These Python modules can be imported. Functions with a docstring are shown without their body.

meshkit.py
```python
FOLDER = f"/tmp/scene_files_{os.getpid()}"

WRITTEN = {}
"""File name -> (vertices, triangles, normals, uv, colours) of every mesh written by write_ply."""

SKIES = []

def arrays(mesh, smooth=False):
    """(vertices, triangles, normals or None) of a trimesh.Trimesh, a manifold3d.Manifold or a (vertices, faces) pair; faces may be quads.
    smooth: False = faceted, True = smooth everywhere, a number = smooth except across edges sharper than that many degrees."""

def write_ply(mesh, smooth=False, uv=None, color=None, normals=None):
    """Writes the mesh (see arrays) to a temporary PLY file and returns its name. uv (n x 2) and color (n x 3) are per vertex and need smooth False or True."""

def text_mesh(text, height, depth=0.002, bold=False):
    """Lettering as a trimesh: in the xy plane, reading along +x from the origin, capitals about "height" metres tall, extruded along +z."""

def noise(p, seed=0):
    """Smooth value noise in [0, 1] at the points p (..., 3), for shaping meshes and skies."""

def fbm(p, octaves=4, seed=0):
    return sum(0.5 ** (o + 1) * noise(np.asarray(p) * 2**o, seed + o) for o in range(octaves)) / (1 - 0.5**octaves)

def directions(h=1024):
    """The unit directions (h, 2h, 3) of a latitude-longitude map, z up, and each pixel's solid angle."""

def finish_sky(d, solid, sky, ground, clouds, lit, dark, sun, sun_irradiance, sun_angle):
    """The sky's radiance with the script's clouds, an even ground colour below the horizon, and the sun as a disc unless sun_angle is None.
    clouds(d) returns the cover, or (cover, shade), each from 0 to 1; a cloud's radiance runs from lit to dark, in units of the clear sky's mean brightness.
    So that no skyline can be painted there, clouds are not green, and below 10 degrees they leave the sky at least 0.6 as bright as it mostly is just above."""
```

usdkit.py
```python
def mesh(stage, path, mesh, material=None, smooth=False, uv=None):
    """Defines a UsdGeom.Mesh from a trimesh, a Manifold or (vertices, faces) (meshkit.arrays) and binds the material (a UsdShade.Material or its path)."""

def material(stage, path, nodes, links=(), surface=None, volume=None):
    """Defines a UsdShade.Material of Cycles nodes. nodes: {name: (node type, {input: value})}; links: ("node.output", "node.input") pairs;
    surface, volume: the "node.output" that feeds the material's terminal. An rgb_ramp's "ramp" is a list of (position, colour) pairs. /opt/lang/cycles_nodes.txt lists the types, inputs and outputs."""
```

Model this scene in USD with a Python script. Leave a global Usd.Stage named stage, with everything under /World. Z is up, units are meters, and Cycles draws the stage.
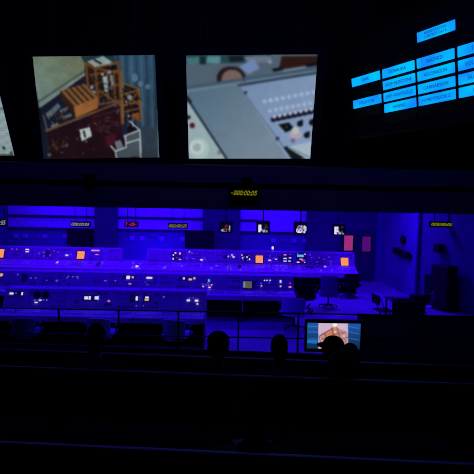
import math, random
import numpy as np, trimesh, manifold3d, usdkit, meshkit
from shapely.geometry import Polygon
from scipy.ndimage import gaussian_filter
from pxr import Usd, UsdGeom, UsdLux, UsdShade, Gf, Sdf, Vt

random.seed(4)
rng = np.random.default_rng(4)
stage = Usd.Stage.CreateInMemory()
UsdGeom.SetStageUpAxis(stage, 'Z')
UsdGeom.Xform.Define(stage, '/World')

# ------------------------------------------------------------------ camera
F_ = 450.0
EYE = np.array([0.0, 0.0, 3.2])
pitch, roll = -math.atan(36 / 450), math.atan(.0185)
FW = np.array([0, math.cos(pitch), math.sin(pitch)])
R0 = np.array([1.0, 0, 0]); U0 = np.cross(R0, FW)
RT = math.cos(roll) * R0 + math.sin(roll) * U0
UP = math.cos(roll) * U0 - math.sin(roll) * R0
cam = UsdGeom.Camera.Define(stage, '/World/camera')
cam.CreateHorizontalApertureAttr(36.0)
cam.CreateVerticalApertureAttr(36.0)
cam.CreateFocalLengthAttr(36.0 * F_ / 474)
cam.CreateClippingRangeAttr(Gf.Vec2f(0.05, 200))
cam.CreateExposureAttr(0.0)
cam.AddTransformOp().Set(Gf.Matrix4d(*RT, 0, *UP, 0, *(-FW), 0, *EYE, 1))

# ------------------------------------------------------------------ light: ultraviolet / blue stage lamps above the consoles
def rect_light(name, loc, w, h, color, power, tilt=0.0, spread=None):
    l = UsdLux.RectLight.Define(stage, '/World/' + name)
    l.CreateWidthAttr(w); l.CreateHeightAttr(h); l.CreateColorAttr(Gf.Vec3f(*color)); l.CreateIntensityAttr(power)
    l.CreateNormalizeAttr(False)
    x = UsdGeom.Xformable(l); x.AddTranslateOp().Set(Gf.Vec3d(*loc)); x.AddRotateXOp().Set(tilt)
    return l
BLUE = (.022, .0008, 1.0)
VIOLET = (.046, .0008, 1.0)
for i, (x, p) in enumerate([(-7.2, 36), (-3.1, 36), (1.0, 30)]):
    rect_light('wall_wash_lamp_%03d' % i, (x, 17.75, 3.5), 1.5, .12, BLUE, p, 12)
for i, (x, p) in enumerate([(-7.2, 58), (-4.2, 58), (-1.2, 58), (1.8, 52), (4.4, 40)]):
    rect_light('console_lamp_%03d' % i, (x, 14.6, 3.95), 2.4, .25, VIOLET, p, 12)
for i, (x, p) in enumerate([(-5.2, 8), (-1.8, 8), (1.6, 5)]):
    rect_light('middle_lamp_%03d' % i, (x, 10.9, 3.9), 2.4, .25, BLUE, p * 3.0, 25)
for i, (x, p) in enumerate([(-5.2, 34), (-3.0, 34), (-.9, 26), (1.2, 12)]):
    rect_light('front_lamp_%03d' % i, (x, 8.86, 3.11), 1.8, .10, BLUE, p, 28)
rect_light('floor_lamp_000', (4.3, 14.7, 3.9), 1.0, .5, BLUE, 62, 0)
rect_light('house_lamp_000', (0, 5.0, 8.5), 8.0, 1.0, (.08, .10, 1.0), 2.4, 32)
rect_light('gap_lamp_000', (-3.15, 16.9, .62), .9, .12, BLUE, 120, 125)
rect_light('gap_lamp_001', (-7.4, 16.9, .9), 1.2, .12, BLUE, 20, 125)
rect_light('gap_lamp_002', (.9, 16.9, .9), 1.2, .12, BLUE, 20, 125)

# ------------------------------------------------------------------ helpers
USED = {}
def numbered(path):
    n = USED.get(path, -1) + 1
    USED[path] = n
    return path if n == 0 else '%s_%03d' % (path, n)

def cd(prim, label=None, cat=None, group=None, kind=None):
    for k, v in (('label', label), ('category', cat), ('group', group), ('kind', kind)):
        if v:
            prim.SetCustomDataByKey(k, v)
    return prim

def thing(name, label, cat, loc=(0, 0, 0), rz=0.0, group=None):
    x = UsdGeom.Xform.Define(stage, numbered('/World/' + name))
    x.AddTranslateOp().Set(Gf.Vec3d(*map(float, loc)))
    if rz:
        x.AddRotateZOp().Set(float(rz))
    return cd(x.GetPrim(), label, cat, group)

def obj(name, mesh, mat, parent=None, smooth=False, label=None, cat=None, group=None, kind=None, cols=None):
    base = (str(parent.GetPath()) if parent else '/World') + '/' + name
    if isinstance(mesh, list):
        mesh = trimesh.util.concatenate(mesh)
    m = usdkit.mesh(stage, numbered(base), mesh, M[mat], smooth=smooth)
    if cols is not None:
        UsdGeom.PrimvarsAPI(m).CreatePrimvar('Cd', Sdf.ValueTypeNames.Color3fArray, 'vertex').Set(Vt.Vec3fArray.FromNumpy(np.asarray(cols, np.float32)))
    return cd(m.GetPrim(), label, cat, group, kind)

def struct(name, mesh, mat, label, parent=None):
    return obj(name, mesh, mat, parent, label=label, kind='structure')

def copy_of(root, name, loc, rz, label, group=None):
    c = root.GetCustomData()
    r = thing(name, label, c['category'], loc, rz, group or c.get('group'))
    r.GetReferences().AddInternalReference(root.GetPath())
    r.SetInstanceable(True)
    return r

def box(c, s, rot=None):
    m = trimesh.creation.box(s)
    if rot is not None:
        m.apply_transform(trimesh.transformations.rotation_matrix(rot[0], rot[1]))
    m.apply_translation(c)
    return m

def rbox(c, s, b=.01):
    """box with chamfered edges"""
    h = np.array(s) / 2.0
    b = min(b, h.min() * .6)
    pts = []
    for sx in (-1, 1):
        for sy in (-1, 1):
            for sz in (-1, 1):
                q = np.array([sx, sy, sz])
                for k in range(3):
                    d = h - b; d[k] = h[k]
                    pts.append(q * d)
    m = trimesh.convex.convex_hull(np.array(pts))
    m.apply_translation(c)
    return m

def prism_x(poly, x0, x1):
    """extrude a (y,z) polygon along x"""
    m = trimesh.creation.extrude_polygon(Polygon(poly), x1 - x0)
    m.apply_transform(np.array([[0, 0, 1, x0], [1, 0, 0, 0], [0, 1, 0, 0], [0, 0, 0, 1.0]]))
    return m

def prism_z(poly, z0, z1):
    m = trimesh.creation.extrude_polygon(Polygon(poly), z1 - z0)
    m.apply_translation((0, 0, z0))
    return m

def tube(a, b, r, n=10):
    return trimesh.creation.cylinder(radius=r, segment=[a, b], sections=n)

def hexa(q0, q1):
    """solid between two quads"""
    return trimesh.convex.convex_hull(np.vstack([q0, q1]))

def ray(x, y):
    return FW + RT * (x - 237) / F_ + UP * (237 - y) / F_
def atY(x, y, Y):
    d = ray(x, y)
    return EYE + d * ((Y - EYE[1]) / d[1])
def proj(P):
    d = np.asarray(P, float) - EYE
    w = d @ FW
    return 237 + F_ * (d @ RT) / w, 237 - F_ * (d @ UP) / w

def lin(c):
    c = np.asarray(c, float) / 255
    return np.where(c <= .04045, c / 12.92, ((c + .055) / 1.055) ** 2.4)

# ------------------------------------------------------------------ materials
M = {}
def look(name, col, rough=.6, spec=.3, metal=0.0, noise=.12, scale=6.0, bump=0.0, coat=0.0):
    a = [max(0, c * (1 - noise)) for c in col]; b = [min(1, c * (1 + noise)) for c in col]
    nodes = {'tc': ('texture_coordinate', {}), 'n': ('noise_texture', {'scale': scale, 'detail': 4.0}),
             'r': ('rgb_ramp', {'ramp': [(.3, a), (.7, b)]}),
             'p': ('principled_bsdf', {'roughness': rough, 'specular_ior_level': spec, 'metallic': metal, 'coat_weight': coat})}
    links = [('tc.object', 'n.vector'), ('n.fac', 'r.fac'), ('r.color', 'p.base_color')]
    if bump:
        nodes['b'] = ('bump', {'strength': bump, 'distance': .01})
        links += [('n.fac', 'b.height'), ('b.normal', 'p.normal')]
    M[name] = usdkit.material(stage, '/World/Looks/' + name, nodes, links, surface='p.BSDF')
def glow(name, srgb, strength=1.0):
    M[name] = usdkit.material(stage, '/World/Looks/' + name, {'e': ('emission', {'color': tuple(lin(srgb)), 'strength': strength})}, [], surface='e.emission')
def glow_var(name, c1, c2, scale):
    M[name] = usdkit.material(stage, '/World/Looks/' + name, {
        'tc': ('texture_coordinate', {}), 'n': ('noise_texture', {'scale': scale, 'detail': 1.0}),
        'r': ('rgb_ramp', {'ramp': [(.35, tuple(lin(c1))), (.65, tuple(lin(c2)))]}),
        'e': ('emission', {'strength': 1.0})}, [('tc.object', 'n.vector'), ('n.fac', 'r.fac'), ('r.color', 'e.color')], surface='e.emission')

look('console_paint', (.62, .42, .62), .5, .3)
look('console_panel', (.42, .28, .45), .5, .3)
look('console_dark', (.09, .065, .10), .6, .3)
look('console_kick', (.012, .012, .014), .8, .1)
look('button_grey', (.30, .20, .33), .5, .3)
look('button_black', (.012, .012, .014), .45, .3)
look('meter_face', (.20, .14, .22), .45, .3)
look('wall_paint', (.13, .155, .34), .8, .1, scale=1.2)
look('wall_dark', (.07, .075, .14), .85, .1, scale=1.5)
look('band_white', (.62, .66, .85), .7, .2)
look('bar_dark', (.06, .06, .09), .7, .1)
look('pale_box', (.42, .44, .6), .5, .3)
look('stage_floor', (.36, .34, .46), .42, .4, scale=2.0, noise=.18)
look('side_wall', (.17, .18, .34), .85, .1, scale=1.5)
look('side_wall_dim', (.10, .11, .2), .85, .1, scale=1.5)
look('theatre_black', (.02, .02, .034), .9, .05, scale=3.0)
look('fascia', (.12, .10, .2), .75, .1, scale=2.0)
look('carpet', (.012, .012, .016), .95, .05, scale=60, noise=.4, bump=.4)
look('black_plastic', (.008, .008, .009), .5, .25)
look('black_metal', (.01, .01, .012), .4, .3)
look('bench_dark', (.012, .012, .015), .6, .2)
look('rail_metal', (.16, .16, .19), .38, .5, metal=1.0)
look('chair_fabric', (.22, .2, .32), .85, .1, scale=80, noise=.25)
look('chair_blue', (.6, .56, .8), .8, .1, scale=80, noise=.25)
look('skin', (.28, .17, .12), .55, .3)
look('hair_dark', (.008, .006, .005), .95, .03, scale=90, noise=.5, bump=.5)
look('cloth_dark', (.015, .015, .02), .9, .05, scale=120, noise=.3, bump=.2)
look('cloth_navy', (.014, .018, .035), .9, .05, scale=120, noise=.3, bump=.2)
look('cloth_grey', (.05, .055, .075), .9, .05, scale=120, noise=.3, bump=.2)
look('eye_white', (.5, .5, .5), .3, .5)
glow('orange_glow', (255, 150, 95))
glow('lamp_white', (205, 200, 255), 1.1)
glow('lamp_faint', (100, 80, 235), .8)
glow('lamp_pink', (235, 150, 230), .9)
glow('lamp_red', (240, 60, 130), .9)
glow('lamp_cyan', (90, 190, 250), .9)
glow('lamp_yellow', (220, 180, 150), .9)
glow('screen_grey', (92, 88, 82), 1.0)
glow('screen_green', (110, 150, 130), 1.0)
glow('clock_green', (150, 150, 14), 1.0)
glow('clock_white', (165, 160, 165), 1.0)
glow('clock_red', (255, 35, 70), 1.0)
glow('door_glow', (160, 45, 125), 1.0)
glow('door_glow_dim', (80, 12, 118), 1.0)
glow_var('sign_glow', (15, 140, 255), (0, 195, 255), 2.2)
glow('sign_letter', (4, 92, 190), 1.0)
M['picture'] = usdkit.material(stage, '/World/Looks/picture', {'a': ('attribute', {'attribute': 'Cd'}), 'e': ('emission', {'strength': 1.0})}, [('a.color', 'e.color')], surface='e.emission')

# ------------------------------------------------------------------ the setting
YB = 18.4            # stage back wall
XR = 5.95            # stage right wall at the back
struct('floor', box((-.6, 14.0, -.1), (19.8, 9.44, .2)), 'stage_floor', 'stage floor lit blue between the consoles and the side wall')
struct('ceiling', prism_x([(8.76, 3.74), (10.6, 3.98), (18.68, 3.98), (18.68, 4.04), (10.6, 4.04), (8.76, 3.80)], -10.5, 9.3), 'theatre_black', 'dark stage ceiling above the consoles')
wall_back = struct('wall_back', box((-2.0, YB + .1, 2.0), (17.0, .2, 4.0)), 'wall_paint', 'painted wall behind the back row of consoles')
struct('wall_left', box((-10.4, 7.0, 4.2), (.2, 23.0, 8.8)), 'theatre_black', 'dark left wall of the theatre')
# right stage wall: first stretch receding, then a stretch turned towards the seats
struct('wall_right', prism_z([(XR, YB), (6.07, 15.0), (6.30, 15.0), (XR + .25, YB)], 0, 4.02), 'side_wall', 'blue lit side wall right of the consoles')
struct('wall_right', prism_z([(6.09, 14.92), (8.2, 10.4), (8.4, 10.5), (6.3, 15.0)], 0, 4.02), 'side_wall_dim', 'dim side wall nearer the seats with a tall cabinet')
struct('trim', box((6.06, 14.92, 2.0), (.10, .14, 4.0)), 'wall_dark', 'dark vertical corner strip between the two side walls')
struct('wall_right', box((9.3, 3.5, 4.2), (.2, 16.0, 8.8)), 'theatre_black', 'dark right wall of the theatre')
struct('wall_front', box((-.55, 11.6, 6.4), (19.7, .2, 4.4)), 'theatre_black', 'black upper wall behind the hanging screens')
struct('ceiling', box((-.55, 4.0, 8.7), (19.7, 15.4, .2)), 'theatre_black', 'black theatre ceiling')
struct('wall_rear', box((-.55, -3.9, 4.2), (19.7, .2, 8.8)), 'theatre_black', 'black wall behind the audience')
struct('floor', box((-.55, 2.62, -.1), (19.7, 13.32, .2)), 'carpet', 'dark carpeted floor under the audience')
# fascia above the stage opening: upper face, a ledge, and a lower face set back
struct('trim', [box((-.55, 8.62, 3.70), (19.6, .35, .30)), box((-.55, 8.50, 3.575), (19.6, .22, .09))], 'fascia', 'dark blue upper beam above the stage opening')
struct('trim', box((-.55, 8.60, 3.285), (19.6, .28, .50)), 'fascia', 'dark lower beam above the stage opening')
# pale bands of the back wall, three bays with a dark bar and piers
def zc(y):                  # height on the back wall of a picture row (at mid width)
    return 3.2 - (y - 201) * YB / 450
def xb(px):
    return (px - 237) * YB / 450
def back_slab(a, b, ya, yb, y, d, mat, label):
    struct('trim', rbox(((xb(a) + xb(b)) / 2, YB - y, (zc(ya) + zc(yb)) / 2), (xb(b) - xb(a), d, zc(ya) - zc(yb)), .008), mat, label)
for a, b, nm in ((8, 96, 'left'), (118, 203, 'middle')):
    back_slab(a, b, 209.6, 218.5, .02, .05, 'band_white', 'pale upper band of the back wall, %s bay' % nm)
    back_slab(a, b, 221, 231, .02, .05, 'band_white', 'pale lower band of the back wall behind the clocks, %s bay' % nm)
    back_slab(a, b, 218.5, 221, .06, .12, 'bar_dark', 'dark bar between the two pale bands, %s bay' % nm)
    back_slab(a, b, 231.2, 233.2, .05, .10, 'bar_dark', 'dark ledge below the pale bands, %s bay' % nm)
back_slab(240, 306, 209.6, 231, .02, .05, 'band_white', 'single tall pale band of the back wall, right bay')
back_slab(240, 258, 219, 221.5, .06, .10, 'bar_dark', 'short dark bar at the left of the tall pale band')
back_slab(240, 306, 231.2, 233.2, .05, .10, 'bar_dark', 'dark ledge below the tall pale band')
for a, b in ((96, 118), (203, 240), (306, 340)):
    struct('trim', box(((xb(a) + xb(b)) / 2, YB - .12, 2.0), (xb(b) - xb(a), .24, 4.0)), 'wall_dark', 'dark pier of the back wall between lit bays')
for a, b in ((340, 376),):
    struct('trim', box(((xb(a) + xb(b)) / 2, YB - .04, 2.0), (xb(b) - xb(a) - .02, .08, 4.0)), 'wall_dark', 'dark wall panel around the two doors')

# doors with lit vision panels at the right end of the back wall
for n, (px0, px1, py0, py1, g) in enumerate(((344.3, 352.5, 235.5, 250.5, 'door_glow'), (362.3, 370.3, 236.5, 251.5, 'door_glow_dim'))):
    Y = YB - .12
    a, b = atY(px0, py0, Y), atY(px1, py1, Y)
    xm = (a[0] + b[0]) / 2
    d = struct('door', rbox((xm, Y + .03, 1.05), (.70, .06, 2.1), .01), 'bar_dark', 'dark door with a lit %s pane at the right end of the back wall' % ('pink' if n == 0 else 'purple'))
    obj('pane', box((xm, Y - .005, (a[2] + b[2]) / 2), (b[0] - a[0], .012, a[2] - b[2])), g, d)
    obj('door_handle', tube((xm + .26, Y - .05, .95), (xm + .26, Y - .05, 1.15), .012), 'rail_metal', d)
    fr = [box((xm, Y - .012, a[2] + .02), (b[0] - a[0] + .08, .03, .04)), box((xm, Y - .012, b[2] - .02), (b[0] - a[0] + .08, .03, .04))]
    fr += [box((xx, Y - .012, (a[2] + b[2]) / 2), (.04, .03, a[2] - b[2])) for xx in (a[0] - .02, b[0] + .02)]
    obj('pane_frame', fr, 'black_metal', d)

# small pale boxes and grilles below the bands
BOXL = ['leftmost of all', 'second from left', 'right of the first long grille', 'left of the black cabinet', 'below the red clock', 'just right of the red clock',
        'left of the middle yellow clock', 'below the middle yellow clock', 'below the second hanging monitor', 'below the third hanging monitor', 'right of the third hanging monitor', 'rightmost of all']
for i, px in enumerate((15.5, 25, 45, 65.5, 132, 142, 162, 183, 273.5, 294, 305, 316)):
    t = thing('wall_box', 'small pale square box low on the back wall, ' + BOXL[i], 'wall box', (xb(px), YB, zc(239.7)), group='small pale square boxes along the back wall')
    obj('body', rbox((0, -.05, 0), (.21, .10, .18), .012), 'pale_box', t)
    obj('cover', rbox((0, -.105, 0), (.16, .015, .13), .005), 'pale_box', t)
for px, lab in ((35, 'long low grille between pale boxes, far left of the back wall'), (152, 'long low grille between pale boxes, middle of the back wall'), (284, 'long low grille between pale boxes, below the third hanging monitor')):
    t = thing('wall_grille', lab, 'grille', (xb(px), YB, zc(239.9)))
    obj('frame', rbox((0, -.02, 0), (.30, .04, .14), .01), 'pale_box', t)
    for k in range(4):
        obj('slat', box((0, -.045, -.045 + .03 * k), (.26, .012, .014)), 'wall_dark', t)

# dark hanging boards / cabinets on the back wall
t = thing('wall_cabinet', 'large black cabinet below the faint clock, left part of the back wall', 'cabinet', (xb(81.5), YB, 0))
obj('body', rbox((0, -.22, zc(242.5)), (.94, .40, .95), .02), 'black_plastic', t)
for s in (-1, 1):
    obj('door', rbox((s * .23, -.43, zc(242.5)), (.44, .02, .88), .006), 'black_plastic', t)
t = thing('wall_cabinet', 'wide black cabinet behind the back consoles, right of the middle clock', 'cabinet', (xb(200), YB, 0))
obj('body', rbox((0, -.22, 1.62), (1.15, .40, .72), .02), 'black_plastic', t)
for s in (-1, 1):
    obj('door', rbox((s * .28, -.43, 1.62), (.54, .02, .66), .006), 'black_plastic', t)

# side wall fittings
def on_wall(px, py, A, B):
    """point where the pixel's ray meets the vertical plane through A and B"""
    n = np.array([-(B[1] - A[1]), B[0] - A[0], 0.0])
    d = ray(px, py)
    return EYE + d * (((np.array([*A, 0]) - EYE) @ n) / (d @ n))
W1 = ((XR, YB), (6.07, 15.0)); W2 = ((6.09, 14.92), (8.2, 10.4))
q = on_wall(404.5, 240, *W1)
t = thing('wall_speaker', 'small dark round speaker on the far side wall above the rack', 'speaker', q, math.degrees(math.atan2(W1[1][0] - W1[0][0], W1[0][1] - W1[1][1])) )
obj('body', trimesh.creation.cylinder(radius=.16, segment=[(-.10, 0, 0), (0, 0, 0)], sections=24), 'black_plastic', t)
obj('grille', trimesh.creation.cylinder(radius=.13, segment=[(-.115, 0, 0), (-.10, 0, 0)], sections=24), 'black_metal', t)
a, b = on_wall(396.5, 250, *W1), on_wall(412.5, 256.5, *W1)
t = thing('wall_rack', 'dark rack of small boxes fixed along the blue side wall', 'rack')
dirv = (b - a) / np.linalg.norm(b - a)
obj('back_board', hexa(np.array([a + [-.02, 0, .06], b + [-.02, 0, .06], a + [-.02, 0, -.06], b + [-.02, 0, -.06]]), np.array([a + [-.06, 0, .06], b + [-.06, 0, .06], a + [-.06, 0, -.06], b + [-.06, 0, -.06]])), 'black_plastic', t)
for k in range(5):
    c = a + (b - a) * (k + .5) / 5
    obj('box', rbox(c + np.array([-.11, 0, .0]), (.10, .26, .24), .015), 'black_plastic', t)
q = on_wall(441.5, 248, *W2)
w2a = math.degrees(math.atan2(10.4 - 14.92, 8.2 - 6.09))
t = thing('wall_speaker', 'dark box speaker high on the nearer side wall below the right clock', 'speaker', q, w2a)
obj('cabinet', rbox((0, -.13, 0), (.26, .2, .27), .015), 'black_plastic', t)
obj('grille', rbox((0, -.235, 0), (.22, .015, .23), .005), 'black_metal', t)
obj('bracket', box((0, -.02, 0), (.06, .06, .06)), 'black_metal', t)
q = on_wall(451, 290, *W2)
t = thing('equipment_cabinet', 'tall black equipment cabinet against the nearer side wall', 'cabinet', (q[0] - .12, q[1] - .1, 0), w2a)
obj('body', rbox((0, -.22, .70), (.62, .42, 1.36), .02), 'black_plastic', t)
obj('plinth', box((0, -.22, .03), (.56, .38, .06)), 'black_metal', t)
for s in (-1, 1):
    dd = obj('door', rbox((s * .15, -.44, .72), (.29, .02, 1.26), .006), 'black_plastic', t)
    obj('handle', tube((s * .03, -.465, .65), (s * .03, -.465, .80), .008), 'rail_metal', dd)
q = on_wall(438, 290, *W2)
t = thing('display_case', 'narrow dark grey case left of the tall equipment cabinet', 'case', (q[0] - .12, q[1] - .05, 0), w2a)
obj('body', rbox((0, -.15, .70), (.36, .28, .66), .015), 'wall_dark', t)
obj('front_panel', rbox((0, -.295, .70), (.30, .015, .58), .005), 'black_plastic', t)
for s in (-1, 1):
    obj('leg', box((s * .14, -.15, .19), (.04, .24, .38)), 'black_metal', t)

# ------------------------------------------------------------------ consoles
class Row:
    def __init__(s, Y, ztop, zpb, zdesk, zap):
        s.Y, s.ztop, s.zpb, s.zdesk, s.zap = Y, ztop, zpb, zdesk, zap
        s.y1, s.y2, s.y3 = .50, .66, .95       # foot of panel, top of panel, back
    def hit(s, px, py, low=False):
        """where a pixel's ray meets the panel (or the desk) -> world point, 'panel' / 'desk'"""
        d = ray(px, py)
        for nm, (ya, za), (yb, zb) in (('desk', (0, s.zdesk), (s.y1, s.zpb)), ('panel', (s.y1, s.zpb), (s.y2, s.ztop))):
            n = np.array([0, -(zb - za), yb - ya])
            A = np.array([0, s.Y + ya, za])
            P = EYE + d * (((A - EYE) @ n) / (d @ n))
            if nm == 'desk' and P[1] <= s.Y + s.y1:
                return P, nm
            if nm == 'panel':
                return P, nm
ROWS = [Row(15.51, 1.389, .956, .77, .60), Row(11.655, 1.14, .78, .72, .60), Row(9.28, 1.147, .755, .72, .60)]

def frame(row, kind):
    (ya, za), (yb, zb) = ((0, row.zdesk), (row.y1, row.zpb)) if kind == 'desk' else ((row.y1, row.zpb), (row.y2, row.ztop))
    v = np.array([0, yb - ya, zb - za]); L = np.linalg.norm(v); v /= L
    n = np.cross([1.0, 0, 0], v)
    return np.array([0, ya, za]), v, n, L        # origin, up-slope, outward normal, length

def slab(row, kind, u0, u1, v0, v1, d0, d1, bevel=.004):
    """slab on a console face: u along x, v up the slope, from depth d0 to d1 outward (local console coordinates)"""
    o, v, n, L = frame(row, kind)
    m = rbox(((u0 + u1) / 2, (v0 + v1) / 2, (d0 + d1) / 2), (u1 - u0, v1 - v0, d1 - d0), bevel)
    T = np.eye(4); T[:3, 0] = (1, 0, 0); T[:3, 1] = v; T[:3, 2] = n; T[:3, 3] = o
    m.apply_transform(T)
    return m

def console(row, x0, x1, label, low=False, seed=0, last=False):
    w = x1 - x0
    r = random.Random(seed)
    t = thing('control_console', label, 'console', (x0, row.Y, 0))
    y1, y2, y3 = row.y1, row.y2, row.y3
    g = .008
    if low:
        cabp = [(y1, .06), (y3, .06), (y3, row.zpb + .01), (y1, row.zpb)]
    else:
        cabp = [(y1, .06), (y3, .06), (y3, row.ztop), (y2, row.ztop), (y1, row.zpb)]
    obj('cabinet', prism_x(cabp, g, w - g), 'console_paint', t)
    obj('plinth', box((w / 2, (y1 + y3) / 2 + .02, .03), (w - .06, y3 - y1 - .06, .06)), 'console_kick', t)
    obj('kick_panel', box((w / 2, y1 - .012, row.zap * .5 + .02), (w - .05, .02, row.zap - .08)), 'console_kick', t)
    obj('desk', prism_x([(0, row.zap), (0, row.zdesk - .012), (.012, row.zdesk), (y1, row.zpb - .002), (y1, row.zap)], g, w - g), 'console_paint', t)
    for xx in (.02, w - .05):
        obj('side_panel', prism_x([(.12, 0), (y1, 0), (y1, row.zap), (.04, row.zap)], xx, xx + .03), 'console_kick', t)
    kinds = ['desk'] if low else ['panel', 'desk']
    for kind in kinds:
        o, v, n, L = frame(row, kind)
        nm = 3
        for k in range(nm):
            u0, u1 = g + .015 + (w - 2 * g - .03) * k / nm + .006, g + .015 + (w - 2 * g - .03) * (k + 1) / nm - .006
            v0, v1 = (.025, L - .02) if kind == 'panel' else (.16, L - .03)
            mod = obj('instrument_panel', slab(row, kind, u0, u1, v0, v1, 0, .010), 'console_panel' if kind == 'panel' else 'console_paint', t)
            # rows of small buttons and dark meter windows, real relief, far too small to pick apart
            bb, mw = [], []
            nv = 4 if kind == 'panel' else 3
            if kind == 'desk' and r.random() < .35:
                continue
            for j in range(nv):
                vc = v0 + (v1 - v0) * (j + .5) / nv
                style = r.choice('bbbmms')
                if style == 's':
                    continue
                cnt = r.choice((5, 6, 8, 10)) if style == 'b' else r.choice((3, 4))
                sx = (u1 - u0) * .86 / cnt
                off = r.uniform(0, .3)
                for q in range(cnt):
                    if r.random() < off:
                        continue
                    uc = u0 + (u1 - u0) * .07 + sx * (q + .5)
                    if style == 'b':
                        bb.append(slab(row, kind, uc - sx * .30, uc + sx * .30, vc - .016, vc + .016, .009, .022))
                    else:
                        mw.append(slab(row, kind, uc - sx * .36, uc + sx * .36, vc - .028, vc + .028, .009, .020))
            if bb:
                obj('button_bank', bb, 'button_grey', mod, kind='stuff')
            if mw:
                obj('meter_bank', mw, 'meter_face', mod, kind='stuff')
    if not low:
        obj('top_trim', rbox((w / 2, (y2 + y3) / 2, row.ztop + .008), (w - 2 * g, y3 - y2 + .02, .016), .005), 'console_paint', t)
    return t

CON = []     # (row index, x0, x1, prim, low)
def add_row(ri, edges, labels, lows=()):
    for k in range(len(labels)):
        CON.append((ri, edges[k], edges[k + 1], console(ROWS[ri], edges[k], edges[k + 1], labels[k], k in lows, seed=100 * ri + k), k in lows))

add_row(0, [-10.08, -8.60, -7.24, -5.92, -4.16, -3.24, -1.74, -.25, 1.25, 2.75, 4.25],
        ['console at the far left of the back row, orange square at the frame edge',
         'grey console second from left in the back row, with two short white bars lit',
         'grey console left of the second orange square in the back row',
         'back row console with an orange square lit and pinkish bars to its right',
         'low desk console without upright panel, filling the gap in the back row',
         'back row console right of the gap with a cluster of pink and white lights',
         'back row console with the brightest short white bar left of centre',
         'back row console in the middle with the orange square at its right side',
         'back row console with a red and cyan cluster and blocks of white bars',
         'last console on the right of the back row, with an orange square at its end'], lows=(4,))
add_row(1, [-6.81, -5.41, -4.01, -2.61, -1.21, .19, 1.59],
        ['middle row console at the left edge of the picture with a greenish lit key',
         'middle row console with two short rows of tiny white lights',
         'middle row console with a dark strip holding one bright round lamp',
         'middle row console with a dark strip and a yellowish lamp beside a bright lamp',
         'middle row console with a small grey data screen',
         'last console on the right of the middle row, white lamps on top'])
add_row(2, [-5.16, -3.66, -2.16, -.66],
        ['front row console at the left with two round dark screens side by side',
         'front row console with four bright slanted little screens',
         'last console on the right of the front row with two bright white bars'])

def find(ri, X):
    best = min((c for c in CON if c[0] == ri), key=lambda c: max(c[1] - X, X - c[2], 0))
    return best

def lamp(ri, px, py, w, h, mat, name='indicator_light', proud=.030, base=.008, kind=None, skew=0):
    row = ROWS[ri]
    P, knd = row.hit(px, py)
    c = find(ri, P[0])
    if kind is None:
        kind = knd
    if c[4]:
        kind = 'desk'
    if kind != knd:
        o, v, n, L = frame(row, kind)
        d = ray(px, py); A = o + np.array([0, row.Y, 0])
        P = EYE + d * (((A - EYE) @ n) / (d @ n))
    o, v, n, L = frame(row, kind)
    loc = P - np.array([c[1], row.Y, 0]) - o
    u, vv = loc[0], loc[1] * v[1] + loc[2] * v[2]
    mpp = np.linalg.norm(P - EYE) / F_
    view = -ray(px, py); view /= np.linalg.norm(view)
    fore = max(.25, abs(view @ n))
    sc_ = .82 if w < 5 and name == 'indicator_light' else 1.0
    hu, hv = w * sc_ * mpp / 2, h * sc_ * mpp / fore / 2
    u = min(max(u, hu + .01), c[2] - c[1] - hu - .01); vv = min(max(vv, hv + .004), L - hv - .004)
    m = slab(row, kind, u - hu, u + hu, vv - hv, vv + hv, base, proud)
    return obj(name, m, mat, c[3])

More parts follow.
